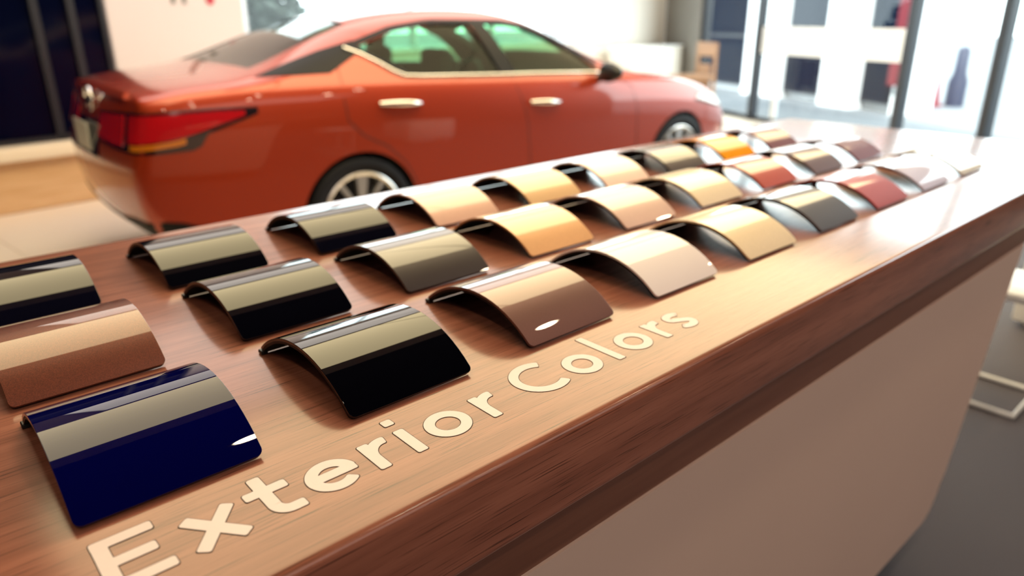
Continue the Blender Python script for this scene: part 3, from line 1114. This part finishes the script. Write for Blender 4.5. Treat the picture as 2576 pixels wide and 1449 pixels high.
for sgn in (-1, 1):
    patch_side('side_window', poly_cols(REAR_WIN, 16, 0.004), M['car_glass'], sgn, off=-0.008, thick=0.004)
    patch_side('side_window', poly_cols(FRONT_WIN, 18, 0.004), M['car_glass'], sgn, off=-0.008, thick=0.004)
    # black trim: quarter panel behind the rear window, centre pillar, band over the windows
    patch_side('quarter_trim', poly_cols([(-0.50, 1.112), (-0.1, 1.115), (0.12, 1.215), (0.34, 1.085), (0.38, 1.10), (0.10, 1.245), (0.12, 1.275), (-0.10, 1.225)], 20), M['trim'], sgn)
    patch_side('centre_pillar', poly_cols([(1.045, 1.055), (1.165, 1.052), (1.05, 1.36), (0.935, 1.36)], 10), M['trim'], sgn)
    top_band = [(x, interp([(.10, 1.238), (.38, 1.318), (.66, 1.354), (1.22, 1.347), (1.40, 1.32), (1.60, 1.247), (1.80, 1.137), (1.96, 1.03)], x),
                 interp([(.08, 1.26), (.38, 1.345), (.66, 1.38), (1.22, 1.374), (1.44, 1.345), (1.66, 1.265), (1.86, 1.15), (2.0, 1.065)], x)) for x in
                [0.10 + 1.84 * i / 28 for i in range(29)]]
    patch_side('window_frame', top_band, M['trim'], sgn, nz=3)
    # bright belt moulding
    pts = []
    for x, z in [(0.04, 1.235), (0.12, 1.20), (0.20, 1.155), (0.28, 1.105), (0.34, 1.08), (0.45, 1.072), (0.7, 1.063), (1.0, 1.052), (1.3, 1.045), (1.6, 1.034), (1.95, 1.02)]:
        p, n = side_y(x, z, sgn)
        pts.append(p + n * 0.004)
    tube('belt_moulding', pts, 0.011, M['chrome'], car, 8)
    # handles
    for xa, xb, za, zb_ in ((0.14, 0.40, 0.945, 0.930), (1.24, 1.49, 0.875, 0.860)):
        pts = []
        rr = []
        for i in range(9):
            t = i / 8
            x, z = xa + (xb - xa) * t, za + (zb_ - za) * t
            p, n = side_y(x, z, sgn)
            pts.append(p + n * (0.006 + 0.028 * sin(pi * t) ** 0.5))
            rr.append(0.012 + 0.006 * sin(pi * t))
        tube('door_handle', pts, rr, M['chrome'], car, 8)
    # shut lines
    for ln in ([(-0.05, 1.14), (-0.07, 0.98), (-0.06, 0.87), (0.03, 0.78), (0.17, 0.71), (0.29, 0.60), (0.40, 0.40), (0.44, 0.27)],
               [(1.11, 1.045), (1.17, 0.90), (1.22, 0.74), (1.245, 0.5), (1.24, 0.27)], [(2.06, 0.985), (2.22, 0.92), (2.28, 0.75), (2.30, 0.5), (2.28, 0.27)],
               [(-0.40, 1.10), (-0.60, 1.07), (-0.75, 1.055)]):
        pts = []
        for i in range(len(ln) - 1):
            for t in (0, .5):
                x, z = ln[i][0] + (ln[i + 1][0] - ln[i][0]) * t, ln[i][1] + (ln[i + 1][1] - ln[i][1]) * t
                p, n = side_y(x, z, sgn)
                if p is not None:
                    pts.append(p - n * 0.001)
        tube('shut_line', pts, 0.0035, M['interior'], car, 6)
    # sill trim
    patch_side('sill_trim', [(x, 0.235, 0.285) for x in [0.42 + 1.98 * i / 20 for i in range(21)]], M['black'], sgn, nz=2)
    # door mirror
    mr = empty('door_mirror', (1.90, sgn * 0.985, 1.03), 0, car)
    bm = bmesh.new()
    bmesh.ops.create_uvsphere(bm, u_segments=20, v_segments=12, radius=1.0)
    for v in bm.verts:
        v.co = Vector((v.co.x * (0.075 if v.co.x > 0 else 0.035), v.co.y * 0.105, v.co.z * 0.065 * (1 - 0.25 * sgn * v.co.y)))
    obj_bm('mirror_shell', bm, M['black'], mr, 60)
    tube('mirror_stalk', [(0, -sgn * 0.20, -0.045), (0.0, -sgn * 0.10, -0.045), (0.0, -sgn * 0.04, -0.02)], 0.022, M['black'], mr)
    # tail lamp: wraps the rear corner
    cxr = -0.35
    a_in, a_tip = 180 - 30, 0
    def rear_cols(az0, az1, zl, zh, n=12):
        return [((az if sgn > 0 else -az), interp(zl, az), interp(zh, az)) for az in [az0 + (az1 - az0) * i / n for i in range(n + 1)]]
    # azimuth 180 straight back ... 90 straight out to the side at X=cxr
    lo_t = [(105, .950), (113, .912), (119, .880), (124, .855), (134, .835), (146, .835), (158, .845), (166, .86)]
    hi_t = [(105, .968), (113, .972), (122, .970), (134, .962), (146, .952), (158, .940), (166, .93)]
    base_lo = [(102, .950), (112, .895), (117, .868), (119, .800), (130, .790), (146, .795), (158, .81), (166, .83)]
    tl = wrap_patch('tail_lamp', rear_cols(102, 164, base_lo, [(a, z + .014) for a, z in hi_t], 30), M['lens_dark'], 0.003, 6, cx=cxr)
    wrap_patch('lens', rear_cols(106, 137, lo_t, hi_t, 16), M['lens_red'], 0.008, 5, tl, cx=cxr)
    wrap_patch('lens', rear_cols(140, 161, [(a, z - .02) for a, z in lo_t], hi_t, 10), M['lens_red'], 0.008, 5, tl, cx=cxr)
    wrap_patch('turn_signal', rear_cols(122, 136, [(a, z - .032) for a, z in lo_t], [(a, z - .006) for a, z in lo_t], 8), M['lens_amber'], 0.008, 3, tl, cx=cxr)
    # head lamp
    hl = wrap_patch('head_lamp', [((az if sgn > 0 else -az), interp([(16, .62), (40, .64), (70, .70), (92, .775)], az), interp([(16, .70), (40, .755), (70, .79), (92, .80)], az)) for az in range(16, 93, 4)],
                    M['lens_clear'], 0.005, 5, cx=3.05)
    wrap_patch('lamp_bezel', [((az if sgn > 0 else -az), interp([(16, .605), (40, .625), (70, .685), (94, .76)], az), interp([(16, .618), (40, .638), (70, .698), (94, .772)], az)) for az in range(16, 95, 6)],
               M['trim'], 0.004, 2, hl, cx=3.05)
    # fog lamp strip in the front bumper
    wrap_patch('front_intake', [((az if sgn > 0 else -az), .34, interp([(25, .44), (55, .52)], az)) for az in range(25, 58, 4)], M['black'], 0.004, 4, cx=3.05)

# rear details
wrap_patch('rear_diffuser', [(az, interp([(180 - 62, .37), (180 - 50, .355), (180, .35), (180 + 50, .355), (180 + 62, .37)], az),
                              interp([(180 - 62, .385), (180 - 52, .46), (180 - 34, .44), (180 - 20, .405), (180, .40), (180 + 20, .405), (180 + 34, .44), (180 + 52, .46), (180 + 62, .385)], az))
                             for az in range(118, 243, 4)], M['trim'], 0.008, 4, cx=-0.35)
# trunk lip and plate recess
wrap_patch('boot_lip', [(az, 1.028, 1.052) for az in range(140, 221, 5)], M['car_paint'], 0.014, 2, cx=-0.35, thick=0.02)
wrap_patch('plate_recess', [(az, .72, .90) for az in range(158, 203, 3)], M['lens_dark'], 0.003, 4, cx=-0.35)
h = OUT.ray_cast(Vector((-3, 0, .81)), Vector((1, 0, 0)))
xr = h[0].x
box('number_plate', (xr - 0.022, -0.17, 0.735), (xr - 0.012, 0.17, 0.885), M['plate'], car, 0.004, 1)
h = OUT.ray_cast(Vector((-3, 0, .985)), Vector((1, 0, 0)))
xb = h[0].x
em = empty('emblem', (xb - 0.012, 0, 0.985), 0, car)
bm = bmesh.new()
NR = 32
ring_o = []
for k in range(NR):
    t = 2 * pi * k / NR
    ring_o.append((0, 0.075 * cos(t), 0.066 * sin(t)))
bm_tube(bm, ring_o, 0.012, 8, True)
obj_bm('emblem_ring', bm, M['chrome'], em, 60)
box('emblem_bar', (-0.010, -0.095, -0.016), (0.012, 0.095, 0.016), M['chrome'], em, 0.004, 1)
for sgn in (-1, 1):
    box('exhaust_tip', (-1.03, sgn * 0.52 - 0.06, 0.255), (-0.93, sgn * 0.52 + 0.06, 0.305), M['chrome'], car, 0.012, 2)
# grille
wrap_patch('grille', [(az, interp([(-24, .40), (0, .36), (24, .40)], az), interp([(-24, .66), (0, .68), (24, .66)], az)) for az in range(-24, 25, 4)], M['black'], 0.004, 5, cx=2.6)
# front and rear screens
def screen(name, outline, m, nx=10, ny=14):
    bm = bmesh.new()
    x0 = [p for p in outline]
    g = []
    gb = []
    ya = max(p[1] for p in outline)
    for i in range(ny + 1):
        t = -1 + 2 * i / ny
        row, rowb = [], []
        for k in range(nx + 1):
            s = k / nx
            # outline corners: 0,1,2 the upper edge, 5,4,3 the lower edge
            def edge(a, b, c):
                if t < 0:
                    return Vector(a).lerp(Vector(b), t + 1)
                return Vector(b).lerp(Vector(c), t)
            p = edge(outline[0], outline[1], outline[2]).lerp(edge(outline[5], outline[4], outline[3]), s)
            p = Vector((p.x, p.y * 1.008))
            h = OUT.ray_cast(Vector((p.x, p.y, 3)), Vector((0, 0, -1)))
            row.append(bm.verts.new(h[0] - h[1] * 0.006))
            rowb.append(bm.verts.new(h[0] - h[1] * 0.010))
        g.append(row)
        gb.append(rowb)
    for i in range(ny):
        for k in range(nx):
            bm.faces.new((g[i][k], g[i][k + 1], g[i + 1][k + 1], g[i + 1][k]))
            bm.faces.new((gb[i][k], gb[i + 1][k], gb[i + 1][k + 1], gb[i][k + 1]))
    return obj_bm(name, bm, m, car, 50)


screen('windshield', FRONT_GL, M['car_glass'])
screen('rear_window', REAR_GL, M['rear_glass'])


# seats
def seat_bm(wid, back_h, depth=0.5):
    bm = bmesh.new()
    bm_box(bm, (0, -wid / 2, 0.0), (depth, wid / 2, 0.16), 0.05, 3)
    pro = [(0.06, 0.10), (-0.13, back_h), (-0.22, back_h + 0.02), (-0.26, back_h - 0.05), (-0.08, 0.04)]
    b2 = bmesh.new()
    bm_prism(b2, pro, -wid / 2, wid / 2, 'Y')
    bmesh.ops.bevel(b2, geom=list(b2.edges), offset=0.03, segments=2, affect='EDGES')
    me = bpy.data.meshes.new('t')
    b2.to_mesh(me)
    b2.free()
    bm.from_mesh(me)
    bpy.data.meshes.remove(me)
    return bm


for y in (-0.38, 0.38):
    s = obj_bm('seat', seat_bm(0.50, 0.60), M['seat'], car, 50, loc=(1.12, y, 0.40))
    box('headrest', (-0.30, -0.13, 0.63), (-0.19, 0.13, 0.80), M['seat'], s, 0.04, 3)
s = obj_bm('rear_bench', seat_bm(1.36, 0.58), M['seat'], car, 50, loc=(0.30, 0, 0.42))
for y in (-0.42, 0.42):
    box('headrest', (-0.31, y - 0.12, 0.585), (-0.20, y + 0.12, 0.70), M['seat'], s, 0.035, 3)
box('dashboard', (1.78, -0.76, 0.55), (2.08, 0.76, 0.92), M['seat'], car, 0.06, 3)
bm = bmesh.new()
bm_tube(bm, [(1.66 + 0.07 * sin(2 * pi * k / 28), 0.38 + 0.18 * cos(2 * pi * k / 28), 0.90 + 0.165 * sin(2 * pi * k / 28)) for k in range(28)], 0.016, 8, True)
obj_bm('steering_wheel', bm, M['black'], car, 60)


# wheels
def make_wheel(x, sgn):
    w = empty('wheel', (x, sgn * 0.795, 0.333), 0 if sgn > 0 else pi, car)
    bm = bmesh.new()
    R = 0.333
    prof = [(0.245, -0.095), (0.29, -0.113), (0.315, -0.108), (R - .004, -0.095), (R, -0.075), (R, 0.075), (R - .004, 0.095), (0.315, 0.108), (0.29, 0.113), (0.245, 0.095)]
    bm_lathe(bm, prof, 56)
    obj_bm('tire', bm, M['rubber'], w, 30)
    bm = bmesh.new()
    bm_lathe(bm, [(0.248, 0.102), (0.240, 0.106), (0.226, 0.098), (0.222, 0.06), (0.215, -0.09), (0.248, -0.10)], 56)
    obj_bm('rim', bm, M['alloy'], w, 30)
    bm = bmesh.new()
    rg = bm_lathe(bm, [(0.216, 0.0), (0.03, 0.0)], 40)
    bm.faces.new(rg[-1])
    obj_bm('brake_cover', bm, M['dark_alloy'], w)
    for k in range(5):
        for da, wi, wo in ((0.0, 0.036, 0.070), (0.62, 0.020, 0.030)):
            a = 2 * pi * k / 5 + da + 0.35
            bm = bmesh.new()
            pts = [(0.045, -wi / 2), (0.225, -wo / 2), (0.232, 0), (0.225, wo / 2), (0.045, wi / 2)]
            rot = [(r * cos(a) - t * sin(a), r * sin(a) + t * cos(a)) for r, t in pts]
            vb = [bm.verts.new((p[0], 0.065 + (0.0 if i in (0, 4) else 0.008), p[1])) for i, p in enumerate(rot)]
            vt = [bm.verts.new((p[0], 0.088 + (0.0 if i in (0, 4) else 0.010), p[1])) for i, p in enumerate(rot)]
            bm.faces.new(vb)
            bm.faces.new(vt[::-1])
            for i in range(5):
                bm.faces.new((vb[i], vt[i], vt[(i + 1) % 5], vb[(i + 1) % 5]))
            obj_bm('spoke', bm, M['alloy'], w)
    bm = bmesh.new()
    rg = bm_lathe(bm, [(0.056, 0.06), (0.056, 0.088), (0.046, 0.097), (0.02, 0.099)], 28)
    bm.faces.new(rg[-1])
    obj_bm('hub_cap', bm, M['alloy'], w, 40)


for x in (0.0, 2.824):
    for sgn in (-1, 1):
        make_wheel(x, sgn)
# ================================================================== OTHER THINGS
# white sled-base stool at the far end of the counter
st = empty('stool', (0, 0, 0))
tag(st, 'white sled-base stool beside the far end of the counter', 'stool')
r = 0.011
tube('floor_frame', [(2.85, -0.09, r), (3.13, -0.09, r), (3.13, 0.26, r), (2.85, 0.26, r)], r, M['white_metal'], st, 8, True)
for y in (-0.09, 0.26):
    tube('upright', [(3.13, y, r), (3.13, y, 0.44)], r, M['white_metal'], st)
box('seat', (2.83, -0.11, 0.44), (3.15, 0.28, 0.475), M['white_lam'], st, 0.012, 2)
# white block on the carpet beyond it
pl = empty('display_plinth', (0, 0, 0))
box('body', (3.82, -0.42, 0.03), (4.36, 0.185, 0.47), M['white_lam'], pl, 0.012, 2)
box('foot', (3.86, -0.38, 0.0), (4.32, 0.145, 0.03), M['white_lam'], pl)
tag(pl, 'white box-shaped plinth standing on the grey carpet', 'plinth')

# low cream cabinet under the back window, beyond the bonnet
cbn = empty('low_cabinet', bw(7.9, -0.55), BW_RZ)
box('body', (0, 0, 0.06), (1.5, 0.42, 0.93), M['cream_wall'], cbn, 0.03, 3)
box('foot_plinth', (0.04, 0.04, 0.0), (1.46, 0.38, 0.06), M['grey_wall'], cbn)
box('top', (-0.01, -0.01, 0.93), (1.51, 0.43, 0.96), M['white_lam'], cbn, 0.008, 2)
tag(cbn, 'low cream cabinet against the wall beyond the car bonnet', 'cabinet')

# wooden chair near the glazed front
ch = empty('chair', (8.62, 5.20, 0), GL_RZ)
for x in (-0.20, 0.20):
    box('leg', (x - 0.022, -0.02, 0.0), (x + 0.022, 0.02, 1.06), M['oak'], ch, 0.006, 1)
    box('leg', (x - 0.022, -0.44, 0.0), (x + 0.022, -0.40, 0.60), M['oak'], ch, 0.006, 1)
box('back_rail', (-0.22, -0.018, 0.88), (0.22, 0.018, 1.06), M['oak'], ch, 0.008, 1)
box('seat', (-0.22, -0.45, 0.60), (0.22, 0.02, 0.65), M['oak'], ch, 0.01, 2)
box('back_panel', (-0.17, -0.012, 0.42), (0.10, 0.012, 0.78), M['oak'], ch, 0.006, 1)
for z in (0.25,):
    box('stretcher', (-0.2, -0.43, z), (0.2, -0.41, z + 0.03), M['oak'], ch)
tag(ch, 'brown wooden high chair by the grey wall beyond the car', 'chair')

# sign on the white wall, cut by the top of the frame: two grey characters and a red mark
sg = empty('wall_sign', bw(1.58, 0.0, 1.515), BW_RZ)
tag(sg, 'row of two grey marks and a red mark on the white wall', 'sign')
for x, m in ((0.02, 'grey_text'), (0.115, 'grey_text')):
    box('sign_mark', (x - 0.018, 0.012, -0.01), (x + 0.018, 0.022, 0.13), M[m], sg, 0.004, 1)
bm = bmesh.new()
bm_prism(bm, [(0.345 + 0.038 * cos(2 * pi * k / 20), 0.03 + 0.045 * sin(2 * pi * k / 20)) for k in range(20)], 0.012, 0.022, 'Y')
o = obj_bm('sign_mark', bm, M['red_sign'], sg)
o['label'] = 'red round mark'

# ================================================================== OUTDOORS
gnd = struct(box('ground_outside', (-30, -40, -0.2), (60, 60, -0.07), M['pave']))
tag(gnd, 'pale sunlit paving outside the shop front', 'ground')

fb = empty('building', gl(0, 2.6, -0.07), GL_RZ)
tag(fb, 'white building with tall dark windows across the forecourt', 'building')
box('wall', (-12, 0.3, 0), (0.1, 0.7, 2.45), M['facade'], fb)
box('cornice', (-12, -0.06, 2.3), (0.16, 0.76, 2.5), M['facade'], fb)
segs = [(-12, -8.6), (-7.0, -5.4), (-3.75, -2.75), (-1.62, -0.86), (-0.06, 0.1)]
for a, b in segs:
    box('pillar', (a, 0.0, 0.0), (b, 0.3, 2.45), M['facade'], fb)
wins = [(-8.6, -7.0), (-5.4, -3.75), (-2.75, -1.62), (-0.86, -0.06)]
for a, b in wins:
    wf = box('window', (a, 0.18, 0.12), (b, 0.29, 2.2), M['post'], fb)
    n = 1
    box('pane', (a + 0.04, 0.165, 0.16), (b - 0.04, 0.18, 1.05), M['facade_glass'], wf)
    box('pane', (a + 0.04, 0.165, 1.10), (b - 0.04, 0.18, 2.16), M['facade_glass'], wf)
bn = empty('banner', gl(0.06, 2.5, -0.07), GL_RZ)
box('cloth', (-0.15, 0.0, 0.45), (0.13, 0.012, 2.3), M['red'], bn)
tube('pole', [(0.14, 0.0, 0.0), (0.14, 0.0, 2.4)], 0.018, M['alu'], bn)
tag(bn, 'tall red banner in front of the white building', 'banner')

# navy bollard with a red cone beside it, on the forecourt
bo = empty('bollard', (13.85, 3.74, -0.07))
bm = bmesh.new()
rg = bm_lathe(bm, [(0.15, 0.0), (0.15, 0.40), (0.10, 0.55), (0.09, 0.92), (0.04, 0.96)], 24, 'Z')
bm.faces.new(rg[-1])
obj_bm('body', bm, M['navy_cloth'], bo, 50)
tag(bo, 'dark navy bollard outside the glazed front', 'bollard')
co = empty('traffic_cone', (13.56, 3.99, -0.07))
bm = bmesh.new()
rg = bm_lathe(bm, [(0.125, 0.03), (0.03, 0.58)], 24, 'Z')
bm.faces.new(rg[-1])
obj_bm('cone', bm, M['red'], co, 50)
box('foot', (-0.14, -0.14, 0), (0.14, 0.14, 0.03), M['red'], co)
tag(co, 'red traffic cone beside the navy bollard outside', 'traffic cone')

# shrub and hedge seen through the back window
def shrub(loc, h, rx, nleaf, label, grp=None):
    t = empty('shrub', loc)
    stem = bmesh.new()
    for k in range(4):
        a = k * 1.7
        bm_tube(stem, [(0.03 * cos(a), 0.03 * sin(a), 0), (0.12 * cos(a), 0.12 * sin(a), h * .5), (0.3 * rx * cos(a), 0.3 * rx * sin(a), h * .8)], [0.03, 0.02, 0.01], 6)
    obj_bm('stem', stem, M['bark'], t, 60)
    bm = bmesh.new()
    for k in range(nleaf):
        z = h * (0.15 + 0.85 * random.random())
        rr = rx * sqrt(random.random()) * (0.5 + 0.9 * sin(pi * min(1, z / h * .9)))
        a = random.random() * 2 * pi
        c = Vector((rr * cos(a), rr * sin(a), z))
        d = Vector((random.gauss(0, 1), random.gauss(0, 1), random.gauss(0, .6))).normalized()
        e = d.cross(Vector((random.gauss(0, 1), random.gauss(0, 1), random.gauss(0, 1)))).normalized()
        L_, W_ = 0.11, 0.05
        vs = [bm.verts.new(c + p) for p in (-d * L_, e * W_, d * L_, -e * W_)]
        bm.faces.new(vs)
    f = obj_bm('foliage', bm, M['leaf'], t)
    f['kind'] = 'stuff'
    tag(t, label, 'shrub', grp)


shrub(tuple(bw(3.05, 2.3, -0.07)), 2.6, 0.75, 2600, 'dark green shrub outside, next to the white wall bay')
shrub(tuple(bw(4.6, 3.6, -0.07)), 1.75, 0.6, 1500, 'smaller green shrub outside the back window above the car roof')
